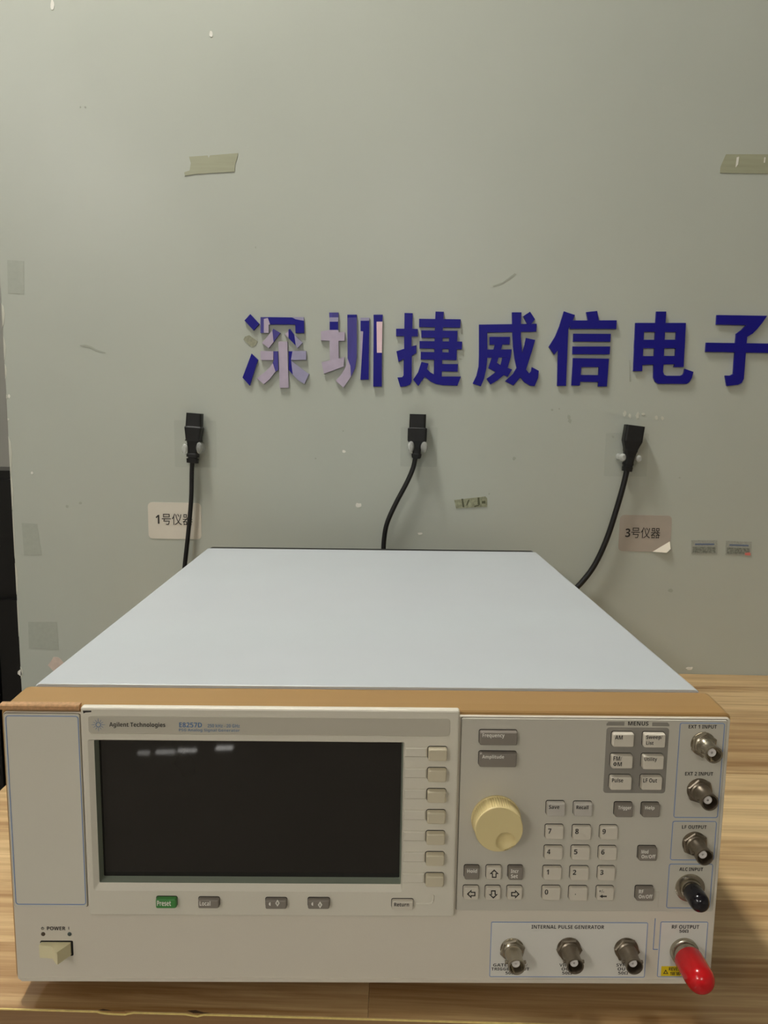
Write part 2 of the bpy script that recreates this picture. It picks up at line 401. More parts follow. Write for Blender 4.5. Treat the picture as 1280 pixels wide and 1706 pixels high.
for k, (x, y, rot, lb) in enumerate(((1152.5, 900, 0.0, 'small grey printed sticker on the wall, left of the two beside label three'), (1210, 901, .035, 'small grey printed sticker with red corner on the wall, right of the pair'))):
    def tr(u, v): return (x+u*math.cos(rot)-v*math.sin(rot), y+u*math.sin(rot)+v*math.cos(rot))
    st = stuck('printed_sticker', [tr(0, 0), tr(43, 0), tr(43, 23), tr(0, 23)], STKGR, lb, 'sticker')
    flat('print_stripe', [tr(6, 5.5), tr(38, 5.5), tr(38, 8), tr(6, 8)], STKBL, st, th=.0008)
    flat('print_block', [tr(2, 11), tr(40, 11), tr(40, 21), tr(2, 21)], STKDK, st, th=.0008)
    if k: flat('red_corner', [tr(32, 19), tr(41, 18), tr(42, 23), tr(33, 23)], STKRD, st, th=.001)

def paper_label(name, box, m, txt, tbox, label, peel=False):
    a = wallpt(box[0], box[3], YW); b = wallpt(box[2], box[1], YW)
    root = empty(name, ((a.x+b.x)/2, YW, (a.z+b.z)/2)); tag(root, label, 'label')
    hw, hh = (b.x-a.x)/2, (b.z-a.z)/2
    pl = rr(-hw, hw, -hh, hh, .006, 5)
    if peel:
        pl = [p for p in pl if not (p[0] > hw-.022 and p[1] < -hh+.012)]
        k = [i for i, p in enumerate(pl) if p[1] < -hh+.001]
        pl = pl + [(hw-.022, -hh), (hw, -hh+.014)]
        c = Vector((0, 0)); pl.sort(key=lambda p: math.atan2(p[1], p[0]))
    MB().prism(pl, xz, -.0006, 0).build('paper', m, root)
    if peel:
        MB().add([(hw-.024, -.0008, -hh), (hw-.001, -.0008, -hh+.015), (hw-.0005, -.0045, -hh+.005), (hw-.006, -.005, -hh-.0005), (hw-.013, -.003, -hh-.0002)],
                 [(0, 1, 2), (0, 2, 3), (0, 3, 4)]).build('peeling_corner', LABELB, root)
    ta = wallpt(tbox[0], tbox[3], YW); tb = wallpt(tbox[2], tbox[1], YW)
    cx, cz = root.location.x, root.location.z
    lettering(txt, ta.x-cx, tb.x-cx, ta.z-cz, tb.z-cz, -.0009, INKB, root, bold=.016)
    return root
paper_label('paper_label', (248, 838, 335, 897), LABEL1, '1号仪器', (260, 856, 321, 874), 'cream paper label with number 1 behind the left power cord')
paper_label('paper_label', (1030, 859, 1120, 918), LABEL3, '3号仪器', (1041.5, 879, 1100.5, 896), 'greyish paper label with number 3 and a peeling corner', peel=True)

# ---- blue acrylic characters
LT = .0035
def char(x0, pieces, label):
    allp = [(x0+u/9.846, 510+v/9.846) for pc in pieces for poly in pc[1] for u, v in poly]
    cx = sum(p[0] for p in allp)/len(allp); c = wallpt(cx, 585, YW)
    root = empty('wall_character', (c.x, YW, c.z)); tag(root, label, 'wall lettering', 'blue acrylic characters of the company name')
    for pc in pieces:
        m, polys = pc[0], pc[1]; nm = pc[2] if len(pc) > 2 else 'stroke'
        th = LT if m is not GLUE else .0006
        mb = MB()
        for k, poly in enumerate(polys):
            yy = YW-th-k*.00002
            P = [wallpt(x0+u/9.846, 510+v/9.846, yy) for u, v in poly]
            mb.prism([(p.x-c.x, p.z-c.z) for p in P], xz, yy-YW, 0)
        o = mb.build(nm, m, root)
        if m not in (BLUE, GLUE):
            o.data.materials.append(SIDEB)
            for pg_ in o.data.polygons:
                if abs(pg_.normal.y) < .5: pg_.material_index = 1
B_ = 'peeled_patch'
char(395, [
    (BLUE, [[(218,130),(365,290),(272,400),(122,235)]]),
    (GLUE, [[(105,550),(130,500),(200,475),(290,540),(340,580),(310,640),(250,670),(200,640)]], 'glue_spot'),
    (BLUE, [[(238,778),(343,880),(208,1305),(90,1172)]]),
    (PINK, [[(440,210),(505,195),(545,300),(520,305),(520,440),(440,440)]], B_),
    (BLUEM, [[(385,180),(505,180),(505,195),(440,210),(440,440),(385,440)]]),
    (BLUE, [[(505,180),(900,185),(960,215),(1098,240),(1100,440),(960,440),(955,300),(545,300)]]),
    (LILAC, [[(900,180),(1095,180),(1098,240),(960,215)]], B_),
    (PINK, [[(410,605),(580,400),(600,590),(520,690)]], B_),
    (BLUEM, [[(595,370),(712,440),(600,590),(580,400)]]),
    (PINK, [[(785,465),(845,400),(845,525)]], B_),
    (BLUE, [[(845,385),(870,375),(940,470),(965,650),(845,525)]]),
    (LILAC, [[(940,470),(1075,600),(990,690),(965,650)]], B_),
    (PINK, [[(385,735),(595,740),(595,885),(400,885),(385,850)]], B_),
    (BLUEM, [[(595,740),(672,740),(680,1045),(630,1075),(585,930),(605,885)]]),
    (PINK, [[(680,580),(825,580),(845,1340),(700,1340)]], B_),
    (BLUE, [[(848,740),(910,740),(885,885),(915,1125),(848,1045)]]),
    (LILAC, [[(910,735),(1135,735),(1135,880),(885,885)]], B_),
    (PINK, [[(585,930),(630,1075),(540,1195),(440,1280),(325,1185),(470,1070),(540,1000)]], B_),
    (LILAC, [[(888,892),(1040,1010),(1180,1115),(1105,1275),(1000,1215),(915,1125)]], B_),
], 'first wall character, blue film mostly peeled to lilac and pink, one stroke missing')
char(525, [
    (BLUEM, [[(232,105),(385,105),(385,185),(235,185)]]),
    (LILAC, [[(235,185),(385,185),(380,255),(240,255)]], B_),
    (BLUE, [[(240,255),(378,255),(378,390),(240,390)]]),
    (PINK, [[(95,415),(240,390),(378,390),(390,425),(490,425),(485,570),(385,570),(390,860),(480,835),(470,990),(145,1110),(105,920),(245,890),(240,565),(100,565)]], B_),
    (BLUE, [[(530,140),(685,140),(685,185),(530,190)]]),
    (BLUEM, [[(530,190),(685,185),(685,840),(660,1010),(590,1160),(580,980),(535,860)]]),
    (PINK, [[(535,860),(580,980),(590,1160),(465,1335),(340,1225),(440,1110),(505,990)]], B_),
    (LILAC, [[(745,190),(895,190),(890,240),(748,240)]], B_),
    (BLUE, [[(748,240),(890,240),(880,1205),(745,1205),(765,880),(790,415),(748,410)]]),
    (PINK, [[(748,410),(790,415),(765,880),(746,880)]], B_),
    (BLUE, [[(960,140),(1110,140),(1105,255),(962,255)]]),
    (BLUE, [[(962,255),(1010,255),(1015,765),(958,765)]]),
    (PINKL, [[(1010,255),(1105,255),(1098,765),(1015,765)]], B_),
    (BLUE, [[(958,765),(1098,765),(1095,1320),(955,1320)]]),
], 'second wall character, partly peeled, with pale pink patches between blue strokes')
char(650, [
    (BLUE, [[(238,112),(372,115),(365,370),(458,375),(458,495),(355,495),(352,660),(435,640),(432,770),(358,815),(355,1230),(330,1285),(260,1315),(170,1325),(122,1170),(200,1165),(222,1135),(225,865),(140,915),(105,740),(232,700),(232,490),(100,490),(100,370),(235,370)]]),
    (BLUE, [[(748,88),(885,92),(868,300),(850,1180),(718,1180),(738,300)], [(478,207),(1160,215),(1152,352),(478,342)], [(515,397),(1108,405),(1100,520),(515,517)],
            [(975,405),(1108,405),(1092,885),(960,880)], [(485,572),(1185,582),(1178,708),(485,692)], [(505,750),(1095,762),(1092,885),(505,872)],
            [(850,948),(1115,950),(1110,1075),(850,1068)],
            [(850,1155),(1165,1155),(1105,1305),(870,1298),(760,1280),(670,1240),(570,1155),(605,1030),(660,1085),(720,1118)],
            [(515,915),(632,940),(605,1040),(575,1150),(465,1310),(380,1205),(460,1085)]]),
], 'third wall character, solid blue, above the middle black plug')
char(780, [
    (BLUE, [[(182,302),(318,302),(318,850),(300,1030),(265,1190),(210,1315),(78,1270),(140,1140),(175,990),(182,820)],
            [(182,302),(1128,290),(1120,418),(318,432),(182,432)],
            [(722,102),(878,102),(868,300),(868,500),(890,780),(945,1030),(1005,1105),(1035,1070),(1048,1000),(1162,1060),(1150,1180),(1095,1312),(1020,1305),(930,1250),(860,1170),(800,1020),(765,860),(740,660),(728,430)],
            [(952,522),(1102,555),(1050,740),(955,1035),(850,1180),(745,1300),(610,1232),(740,1110),(810,990),(880,800),(925,650)],
            [(1018,90),(1100,215),(1035,295),(975,295),(908,165)],
            [(355,503),(690,505),(682,628),(355,632)],
            [(310,712),(716,710),(700,840),(310,845)],
            [(440,625),(565,628),(545,710),(475,930),(530,965),(725,1040),(650,1160),(590,1130),(450,1075),(335,1015),(390,850)],
            [(565,845),(700,840),(655,1000),(590,1130),(480,1220),(370,1285),(305,1190),(440,1095),(530,990)]]),
], 'fourth wall character, solid blue, between the third and fifth')
char(905, [
    (BLUE, [[(345,85),(525,145),(490,235),(415,380),(378,1308),(235,1308),(248,720),(185,795),(98,665),(200,500),(270,330)],
            [(712,98),(890,78),(915,235),(740,240)], [(445,235),(1210,232),(1203,372),(445,372)]]),
    (BLUE, [[(500,452),(1113,455),(1103,583),(498,580)]]),
    (BLUE, [[(488,662),(1103,662),(1095,790),(485,788)]]),
    (BLUE, [[(495,852),(1083,862),(1072,1000),(488,998)], [(488,990),(632,990),(605,1302),(468,1302)], [(918,990),(1073,990),(1050,1318),(905,1318)], [(620,1128),(915,1132),(905,1245),(610,1240)]]),
], 'fifth wall character, solid blue, with two separate horizontal bars')
char(1045, [
    (BLUE, [[(485,88),(645,88),(632,285),(472,285)], [(142,275),(968,275),(960,425),(135,420)], [(142,275),(288,275),(250,1065),(108,1065)], [(815,275),(968,275),(930,998),(770,1000),(790,940)],
            [(128,552),(955,550),(948,690),(122,690)], [(118,822),(940,815),(932,950),(112,965)],
            [(472,280),(632,280),(600,950),(592,1080),(610,1125),(650,1142),(880,1142),(925,1120),(940,1080),(950,1028),(1092,1078),(1065,1180),(1020,1250),(980,1275),(520,1275),(465,1240),(438,1170),(440,960)]]),
], 'sixth wall character, solid blue, boxy with a hooked tail')
char(1150, [
    (BLUE, [[(445,145),(1268,158),(1190,270),(1100,380),(1030,450),(940,505),(930,610),(750,605),(765,450),(850,390),(925,312),(437,300)],
            [(270,598),(1420,615),(1415,770),(260,748)],
            [(750,600),(930,605),(885,1190),(850,1260),(790,1290),(700,1300),(608,1308),(580,1138),(660,1140),(715,1110)]]),
], 'last wall character, solid blue, cut by the right edge of the photo')

# ---- adhesive hooks and power cords
def hook(pad, prongs, label):
    P = [wallpt(*q, YW) for q in pad]
    c = sum(P, Vector())/4
    root = empty('adhesive_hook', (c.x, YW, c.z)); tag(root, label, 'hook', 'clear adhesive hooks holding the plugs')
    x0, x1 = min(p.x for p in P)-c.x, max(p.x for p in P)-c.x; z0, z1 = min(p.z for p in P)-c.z, max(p.z for p in P)-c.z
    MB().prism(rr(x0, x1, z0, z1, .002), xz, -.0009, -.0001).build('pad', PAD, root)
    for k, (px, py, rx, ry) in enumerate(prongs):
        q = wallpt(px, py, YW-.017); sx = rx/1225*1.03; sz = ry/1225*1.03
        mb = MB()
        lx, lz = q.x-c.x, q.z-c.z
        loops = []
        for y, f in ((-.0008, .9), (-.006, .85), (-.012, .8), (-.017, 1.0), (-.0215, .95), (-.024, .55)):
            loops.append([(lx+sx*f*math.cos(2*math.pi*i/14), y, lz+sz*f*math.sin(2*math.pi*i/14)) for i in range(14)])
        mb.loft(loops, True, True, True).build('prong', PRONG, root)
    return root
hook([(292, 701), (360, 701), (360, 778), (292, 778)], [(309, 748, 5, 9), (333, 746, 5, 9.5)], 'clear adhesive hook holding the left plug')
hook([(668, 712), (728, 712), (728, 777), (668, 777)], [(685, 744, 5.5, 9.5), (707, 745, 6, 9.5)], 'clear adhesive hook holding the middle plug')
hook([(1010, 722), (1077, 722), (1077, 793), (1010, 793)], [(1037, 762, 5.5, 6.5), (1064, 764, 4, 6)], 'clear adhesive hook holding the right plug')

def catmull(P, n=8):
    P = [Vector(p) for p in P]; Q = [2*P[0]-P[1]]+P+[2*P[-1]-P[-2]]; o = []
    for i in range(1, len(Q)-2):
        for k in range(n):
            t = k/n; a, b, c, d = Q[i-1], Q[i], Q[i+1], Q[i+2]
            o.append(.5*((2*b)+(c-a)*t+(2*a-5*b+4*c-d)*t*t+(3*b-a-3*c+d)*t**3))
    o.append(P[-1]); return o
def cord(tip, base, prof, path, rad, lane, label):
    yc = YW-.0125
    A = wallpt(*tip, yc); B = wallpt(*base, yc)
    root = empty('power_cord', (B.x, YW-.0125, B.z)); tag(root, label, 'power cord', 'black power cords hung on the wall')
    ax = (B-A); Ln = ax.length; ax.normalize(); sd = Vector((-ax.z, 0, ax.x)); sd = sd if sd.x > 0 else -sd
    def section(t, hw, hd, r):
        c = A+ax*(t*Ln)-root.location
        return [c+sd*u+Vector((0, 1, 0))*v for u, v in rr(-hw, hw, -hd, hd, min(r, hw*.95, hd*.95), 3)]
    bd, rl = prof
    MB().loft([section(t, hw*.001, hd*.001, .003) for t, hw, hd in bd], True, True, False).build('plug_body', RUB, root)
    MB().loft([section(t, hw*.001, hd*.001, .004) for t, hw, hd in rl], True, True, False).build('strain_relief', RUB, root)
    # socket face with three slots at the free end
    sl = MB()
    for u in (-.0055, 0, .0055):
        for c0 in (A-root.location,):
            q = c0+sd*u-ax*.0002
            sl.add([q+sd*a+Vector((0, b, 0))+(-ax)*0 for a, b in ((-.001, -.002), (.001, -.002), (.001, .002), (-.001, .002))], [(0, 1, 2, 3)])
    sl.build('slot', DARK, root)
    pts = [wallpt(px, py, yc) for px, py in path]
    last = pts[-1]
    zg = TZ+.075; xg = last.x+(last.x-pts[-2].x)*.6
    end = [Vector((xg, YW-.013, max(zg+.03, last.z-.05))), Vector((xg, YW-.016, zg+.008)), Vector((xg, YW-.010, zg)), Vector((xg, YW-.0014, zg-.001))]
    gl = MB().lathe([(-.0012, rad+.006), (-.004, rad+.0055), (-.006, rad+.002), (-.006, rad*.5)], 20)
    gl.build('cable_gland', RUB, root, (xg-root.location.x, YW-root.location.y, zg-.001-root.location.z))
    P = catmull([p-root.location for p in pts+end], 8)
    MB().tube(P, rad, 12).build('cable', RUB, root)
P1 = ([(0, 10.5, 7.5), (.26, 10.8, 7.6), (.285, 12.1, 8.6), (.52, 9.8, 8), (.56, 10.8, 8)], [(.56, 9, 7), (.62, 8, 6.6), (.8, 7, 6), (.83, 8.4, 6.4), (.88, 8.4, 6.4), (.885, 6.4, 5), (.91, 6.4, 5), (.915, 8.2, 6), (1.0, 7.8, 5.6)])
P2 = ([(0, 11.0, 7.5), (.30, 11.1, 7.6), (.32, 13.0, 8.6), (.60, 12.8, 8.6), (.68, 8.6, 7.5)], [(.68, 8.2, 7), (.78, 6.0, 6), (.88, 5.6, 5.6), (.90, 7, 5.8), (.97, 6.4, 5.4), (1.0, 5, 5)])
P3 = ([(0, 12.6, 7.8), (.34, 12.6, 8.2), (.52, 8.6, 7.5), (.56, 8.8, 7.5)], [(.56, 8.6, 7), (.70, 7, 6.2), (.82, 6.8, 6), (.825, 7.4, 6), (.86, 7.2, 6), (.865, 6.6, 5.6), (.9, 6.4, 5.6), (.905, 7.0, 5.8), (1., 6.6, 5.4)])
cord((325, 688.5), (321, 771), P1, [(320.5, 769), (319.6, 790), (318.7, 830), (315.5, 870), (312, 905), (308, 942), (304, 985)], .0031, .014, 'black power cord hanging over the label with number 1')
cord((696.5, 690), (694, 764), P2, [(692.5, 762), (688, 781), (677, 806), (659, 840), (645, 872), (640, 900), (639, 930), (638, 975)], .0033, .023, 'black power cord hung straight above the middle of the instrument')
cord((1057.5, 709), (1044.5, 785), P3, [(1045, 783), (1038, 812), (1027, 850), (1013, 893), (996, 932), (978, 960), (950, 990), (915, 1020)], .0038, .033, 'black power cord curving down left of the label with number 3')

# ------------------------------------------------------------------ the bench
bench = empty('workbench', (0.6, 0.3, 0)); tag(bench, 'wood-grain workbench of light strips carrying the instrument', 'workbench')
bx, by = 0.6, 0.3
XT0, XT1 = -0.145, 1.75
YE = -0.0052                                     # front edge
ys = [YE, .053, .114, .185, .315, .457, YW-.0008]
tones = [.80, .50, .38, .05, .72, .42]
joints = [[.215, .62, 1.2], [.05, .44, .95, 1.4], [-.02, .30, .76, 1.3], [.12, .99, 1.5], [.35, .70, 1.1], [.2, .9, 1.45]]
for k in range(6):
    xs = [XT0]+joints[k]+[XT1]
    for i in range(len(xs)-1):
        x0, x1 = xs[i], xs[i+1]; y0, y1 = ys[k], ys[k+1]
        cx, cy = (x0+x1)/2, (y0+y1)/2
        hx, hy = (x1-x0)/2-.00006, (y1-y0)/2-.00006
        MB().bbox(-hx, hx, -hy, hy, -.008, 0, .00022).build('plank', WOOD, bench, (cx-bx, cy-by, TZ)).color = (1, 1, 1, tones[k] if cx > .3 else (.62 if k == 0 else .2+.3*random.random()))
MB().box(XT0-bx+.001, XT1-bx-.001, YE-by+.001, ys[-1]-by-.001, TZ-.026, TZ-.0082).build('core_board', WOODE, bench)
# front edge: pale core line with chips above a brown edge band
def edge(px, py):
    p = tablept(px, py); return p.x
chips = [(edge(162, 1684), 0), (edge(168, 1683), .0006), (edge(178, 1686), .0011), (edge(188, 1689), .0013), (edge(207, 1690), .0013), (edge(213, 1688), .0007), (edge(222, 1688), 0),
         (edge(310, 1687), 0), (edge(322, 1690), .0008), (edge(328, 1693), .0012), (edge(334, 1690), .0006), (edge(340, 1690), 0)]
line = [(XT0, 0)]+chips+[(XT1, 0)]
def ribbon(dz0, dz1, y0, y1, m, name, mode):
    mb = MB()
    for (xa, da), (xb, db) in zip(line[:-1], line[1:]):
        ta, tb = TZ-da, TZ-db
        if mode == 'core': v = [(xa, ta), (xb, tb), (xb, tb-dz1), (xa, ta-dz1)]
        else: v = [(xa, ta-dz0), (xb, tb-dz0), (xb, TZ-.028), (xa, TZ-.028)]
        mb.prism([(p[0]-bx, p[1]) for p in v], lambda p, y: (p[0], y-by, p[1]), y0, y1)
    return mb.build(name, m, bench)
ribbon(0, .0007, YE-.0009, YE-.0001, CORE, 'edge_core_line', 'core')
ribbon(.0007, 0, YE-.0010, YE-.0001, WOODE, 'edge_band', 'band')
for pts in ([(164, 1683), (172, 1681), (186, 1685), (207, 1687), (205, 1690), (186, 1689), (172, 1685)], [(312, 1684), (326, 1683), (340, 1687), (352, 1688), (340, 1690), (330, 1691), (322, 1688)]):
    P = [tablept(*q) for q in pts]
    MB().prism([(p.x-bx, max(p.y, YE+.0001)-by) for p in P], lambda p, z: (p[0], p[1], z), TZ+.0001, TZ-.0005).build('edge_chip', CHIPD, bench)
MB().box(XT0+.06-bx, XT1-.06-bx, .04-by, .06-by, TZ-.09, TZ-.0262).build('apron', STEEL, bench)
MB().box(XT0+.06-bx, XT1-.06-bx, .54-by, .56-by, TZ-.09, TZ-.0262).build('apron', STEEL, bench)
for lx in (XT0+.05, XT1-.05):
    for ly in (.05, .55):
        MB().bbox(lx-.02-bx, lx+.02-bx, ly-.02-by, ly+.02-by, 0, TZ-.0262, .001).build('leg', STEEL, bench)

# ------------------------------------------------------------------ the instrument
W, H, D, RD = 0.426, 0.1741, 0.4997, 0.0307
I = empty('signal_generator', ORG, TH)
tag(I, 'beige bench signal generator with dark display, ivory knob and white cover', 'instrument')
def rloop(ins, y, r=.007, dz=0.): return [(x, y, z+dz) for x, z in rr(ins, W-ins, ins, H-ins, r, 5)]
# bronze front frame, swelling towards the rear
MB().loft([rloop(.0045, RD-.002, .004), rloop(.0045, .0005, .004), rloop(.0012, .0005, .003), rloop(.0004, .0012, .0035), rloop(-.0002, .010, .004), rloop(-.0008, RD-.002, .0045), rloop(-.0004, RD, .0045), rloop(.0055, RD, .004)], False, False).build('front_frame', RIM, I)
# cover
ci = .0056
cl = lambda y, e: [(x, y, z) for x, z in rr(ci+e, W-ci-e, .001+e, .1765-e, .0035, 4)]
MB().loft([cl(RD+.0003, .0004), cl(RD+.001, 0), cl(D-.001, 0), cl(D, .0006)], True, True, False).build('top_cover', COVER, I)
MB().loft([[(x, y, z) for x, z in rr(.0075, W-.0075, .003, .1763, .004, 4)] for y in (D+.0002, D+.010)], True, True).build('rear_frame', RUB, I)
for fx in (.05, W-.05):
    for fy in (.06, .44):
        MB().bbox(fx-.014, fx+.014, fy-.02, fy+.02, -GAP+.0002, .0008, .0005).build('foot', RUB, I)

# front plate
YP = -.0012
def prect(px0, py0, px1, py1, yl):                # pixel box -> local x0,x1,z0,z1
    x0, z1 = inst(px0, py0, yl); x1, z0 = inst(px1, py1, yl)
    return x0, x1, z0, z1
def pquad(tl, tr, br, bl, yl):
    A, B, C, E_ = (inst(*q, yl) for q in (tl, tr, br, bl))
    return (A[0]+E_[0])/2, (B[0]+C[0])/2, (C[1]+E_[1])/2, (A[1]+B[1])/2
def plate(name, q, y0, y1, r, m, ch=.0003, parent=None):
    x0, x1, z0, z1 = q
    f = lambda i, y: [(x, y, z) for x, z in rr(x0+i, x1-i, z0+i, z1-i, max(r-i, .0002), 4)]
    return MB().loft([f(0, y1), f(0, y0+ch), f(ch, y0)], True, True).build(name, m, parent or I)
def ring(name, q, y, r, t, m, parent=None):
    x0, x1, z0, z1 = q
    o = [(x, y, z) for x, z in rr(x0, x1, z0, z1, r, 5)]; i_ = [(x, y, z) for x, z in rr(x0+t, x1-t, z0+t, z1-t, max(r-t, .0002), 5)]
    o2 = [(x, y+.0002, z) for x, y, z in o]; i2 = [(x, y+.0002, z) for x, y, z in i_]
    return MB().loft([o2, o, i_, i2], False, False).build(name, m, parent or I)
def ptext(s, b, yl, m, parent=None, bold=.014, name='lettering'):
    x0, x1, z0, z1 = prect(*b, yl)
    return lettering(s, x0, x1, z0, z1, yl, m, parent or I, bold, name)

# upper left worn copper lip of the frame
x0, x1, z0, z1 = prect(5, 1173, 132, 1184, -.003)
MB().loft([[(x, y, z) for y, z in ((.0008, z1), (-.0026, z1-.0003), (-.0032, z1-.0010), (-.0031, z0+.0006), (-.0026, z0), (.0008, z0))] for x in (.0012, x1)], True, True, False).build('worn_frame_lip', COPPER, I)

# left blank plate with blue outline
qL = pquad((6, 1189), (132.5, 1190), (145, 1511), (24.5, 1511), YP-.0009)
ring('panel_seam', (qL[0]-.0003, qL[1]+.0003, qL[2]-.0003, qL[3]+.0003), YP-.0002, .0012, .0006, SEAM)
lp = plate('blank_plate', qL, YP-.0009, YP, .0012, LPANEL)
ring('blue_outline', pquad((8, 1192), (130.5, 1193), (143.5, 1508), (26.5, 1507), YP-.0011), YP-.0011, .0018, .00045, BLUEL, lp)

# display bezel
YZ = -.0048
qB = pquad((135, 1178), (766.5, 1183), (757.5, 1529), (146, 1526), YZ)
qS = pquad((156, 1234), (672.5, 1236), (668, 1473), (166.5, 1470), YZ+.0016)        # screen opening
QP = (qS[0]-.003, qS[1]+.003, qS[2]-.003, qS[3]+.003)
a = lambda i, y: [(x, y, z) for x, z in rr(.0019+i, W-.0012-i, .0008+i, H-.0026-i, .0022, 5)]
hl = lambda y: [(x, y, z) for x, z in rr(*QP, .001, 5)]
MB().loft([hl(.0004), a(0, .0004), a(0, YP+.0006), a(.0006, YP), hl(YP), hl(.0004)], False, False).build('front_panel', PANEL, I)
qO = (qS[0]-.0030, qS[1]+.0008, qS[2]-.0042, qS[3]+.0010)
mb = MB()
f = lambda q, i, y, r: [(x, y, z) for x, z in rr(q[0]+i, q[1]-i, q[2]+i, q[3]-i, r, 4)]
mb.loft([f(qB, 0, YP, .0015), f(qB, 0, YZ+.0012, .0015), f(qB, .0005, YZ+.0003, .0013), f(qB, .0013, YZ, .0008), f(qO, 0, YZ, .0012), f(qS, 0, YZ+.0016, .0006)], False, False)
bez = mb.build('display_bezel', BEZEL, I)
MB().loft([f(qS, 0, YZ+.0016, .0006), f(qS, .0008, YZ+.0068, .0006)], False, False).build('display_surround', SURR, I)
MB().prism(f2 := [(x, z) for x, z in rr(qS[0]-.002, qS[1]+.002, qS[2]-.002, qS[3]+.002, .001)], xz, YZ+.0068, YZ+.0076).build('display_screen', SCREEN, I)
# header strip
qh = pquad((147.5, 1193), (750, 1196.5), (750, 1225), (147.5, 1222), YZ)
hd = plate('header_strip', qh, YZ-.0003, YZ+.0003, .0016, HEADER, .0001)
x0, x1, z0, z1 = qh
MB().box(x0+.001, x1-.0005, YZ-.0006, YZ, z0-.0010, z0-.0002).build('header_rib', BEZEL, I)
YH = YZ-.00045
# maker's mark: ring with eight rays
cx, cz = inst(163.8, 1207.5, YH)
lg = MB()
n = 20
lg.loft([[(cx+r*math.cos(2*math.pi*i/n), YH, cz+r*math.sin(2*math.pi*i/n)) for i in range(n)] for r in (.00155, .00115)], False, False)
for k in range(12):
    t = 2*math.pi*k/12; L_ = .0040 if k % 3 == 0 else .0034
    d = Vector((math.cos(t), 0, math.sin(t))); s_ = Vector((-d.z, 0, d.x))*.00016
    c0 = Vector((cx, YH, cz))
    lg.add([c0+d*.0019-s_, c0+d*L_-s_*.4, c0+d*L_+s_*.4, c0+d*.0019+s_], [(0, 1, 2, 3)])
lg.build('emblem', INKBLUE, hd)
ptext('Agilent Technologies', (182, 1203, 275.6, 1213.6), YH, INKB, hd, .02)
ptext('E8257D', (298.5, 1203.5, 336.6, 1212), YH, INKBLUE, hd, .022)
ptext('250 kHz - 20 GHz', (345.7, 1206, 399.6, 1212.3), YH, INKFADE, hd, .012)
ptext('PSG Analog Signal Generator', (298, 1213.6, 399.6, 1220.6), YH, INKFADE, hd, .014)

# ---- keys
def key(box, m, legends=(), yb=YP, d=.0030, name='key', label=None, r=.0009, tilt=0.):
    x0, y0, x1, y1 = box
    k = .0073*d/.003; dx = k*((x0+x1)/2-625); dy = k*((y0+y1)/2-694)
    yf = yb-d
    fx0, fx1, fz0, fz1 = prect(x0+max(dx, 0), y0+dy, x1+min(dx, 0), y1, yf)
    cx, cz = (fx0+fx1)/2, (fz0+fz1)/2; hw, hh = (fx1-fx0)/2, (fz1-fz0)/2
    L = lambda i, y: [(x, y, z) for x, z in rr(-hw+i, hw-i, -hh+i, hh-i, max(r-i*.5, .0003), 3)]
    tl = lambda l: [(x, y-tilt*(z/hh), z) for x, y, z in l]
    o = MB().loft([L(-.0001, yb-yf), L(0, .0008), L(.00022, .0002) if not tilt else tl(L(.0002, .0003)), L(.0006, 0) if not tilt else tl(L(.0006, 0))], True, True, False).build(name, m, I, (cx, yf, cz))
    plab(o, label) if label else None
    g = MB().prism(rr(-hw-.00040, hw+.00025, -hh-.0001, hh+.00050, r+.0003, 3), xz, yb-yf-.00015, yb-yf+.00005).build('key_gap', GAPM, o)
    bxw, byh = x1-x0, y1-y0
    for lg_ in legends:
        if lg_[0] == 'poly':
            pts = [inst(x0+u*bxw, y0+v*byh, yf-.0001) for u, v in lg_[1]]
            MB().prism([(p[0]-cx, p[1]-cz) for p in pts], xz, -.00012, 0).build('key_symbol', lg_[2], o)
        else:
            s_, fx0_, fx1_, fy0_, fy1_, ink = lg_
            a0, a1, b0, b1 = prect(x0+fx0_*bxw, y0+fy0_*byh, x0+fx1_*bxw, y0+fy1_*byh, yf-.0001)
            lettering(s_, a0-cx, a1-cx, b0-cz, b1-cz, -.00012, ink, o, .016, 'key_legend')
    return o
def arrow(kind):
    o = [(0, -.30), (.30, .0), (.15, .0), (.15, .26), (-.15, .26), (-.15, 0), (-.30, 0)]
    i_ = [(0, -.19), (.17, -.05), (.085, -.05), (.085, .19), (-.085, .19), (-.085, -.05), (-.17, -.05)]
    rot = {'up': 0, 'right': 90, 'down': 180, 'left': 270}[kind]
    t = math.radians(rot); R = lambda p: (.53+p[0]*math.cos(t)-p[1]*math.sin(t), .60+(p[0]*math.sin(t)+p[1]*math.cos(t))*.96)
    o = [R(p) for p in o]; i_ = [R(p) for p in i_]; n_ = len(o); out = []
    for k in range(n_):
        out.append(('poly', [o[k], o[(k+1) % n_], i_[(k+1) % n_], i_[k]], INKB))
    return out

# soft keys beside the display with their guide ribs
for k in range(7):
    t = k/6
    x0 = 713.6+(709-713.6)*t; x1 = 745.2+(739.8-745.2)*t; y0 = 1243.6+(1453.6-1243.6)*t; y1 = 1269.2+(1479.2-1269.2)*t
    key((x0, y0, x1, y1), KSOFT, (), YZ, .0034, 'soft_key', 'blank cream soft key', .0011, .0005)
    rx0 = 674.5+(671-674.5)*t; rx1 = x0-1.5; ry0 = y0+2; ry1 = y0+18.5
    plate('guide_rib', prect(rx0, ry0, rx1, ry1, YZ-.0013), YZ-.0013, YZ+.0002, .0003, BEZEL, .0007)
key((259, 1493, 296, 1514), KGREEN, [('Preset', .07, .7, .36, .78, INKW)], YZ, .0028, 'key', 'green Preset key')
key((329.7, 1494, 366.5, 1514), KGREY, [('Local', .08, .57, .36, .75, INKW)], YZ, .0028, 'key', 'grey Local key')
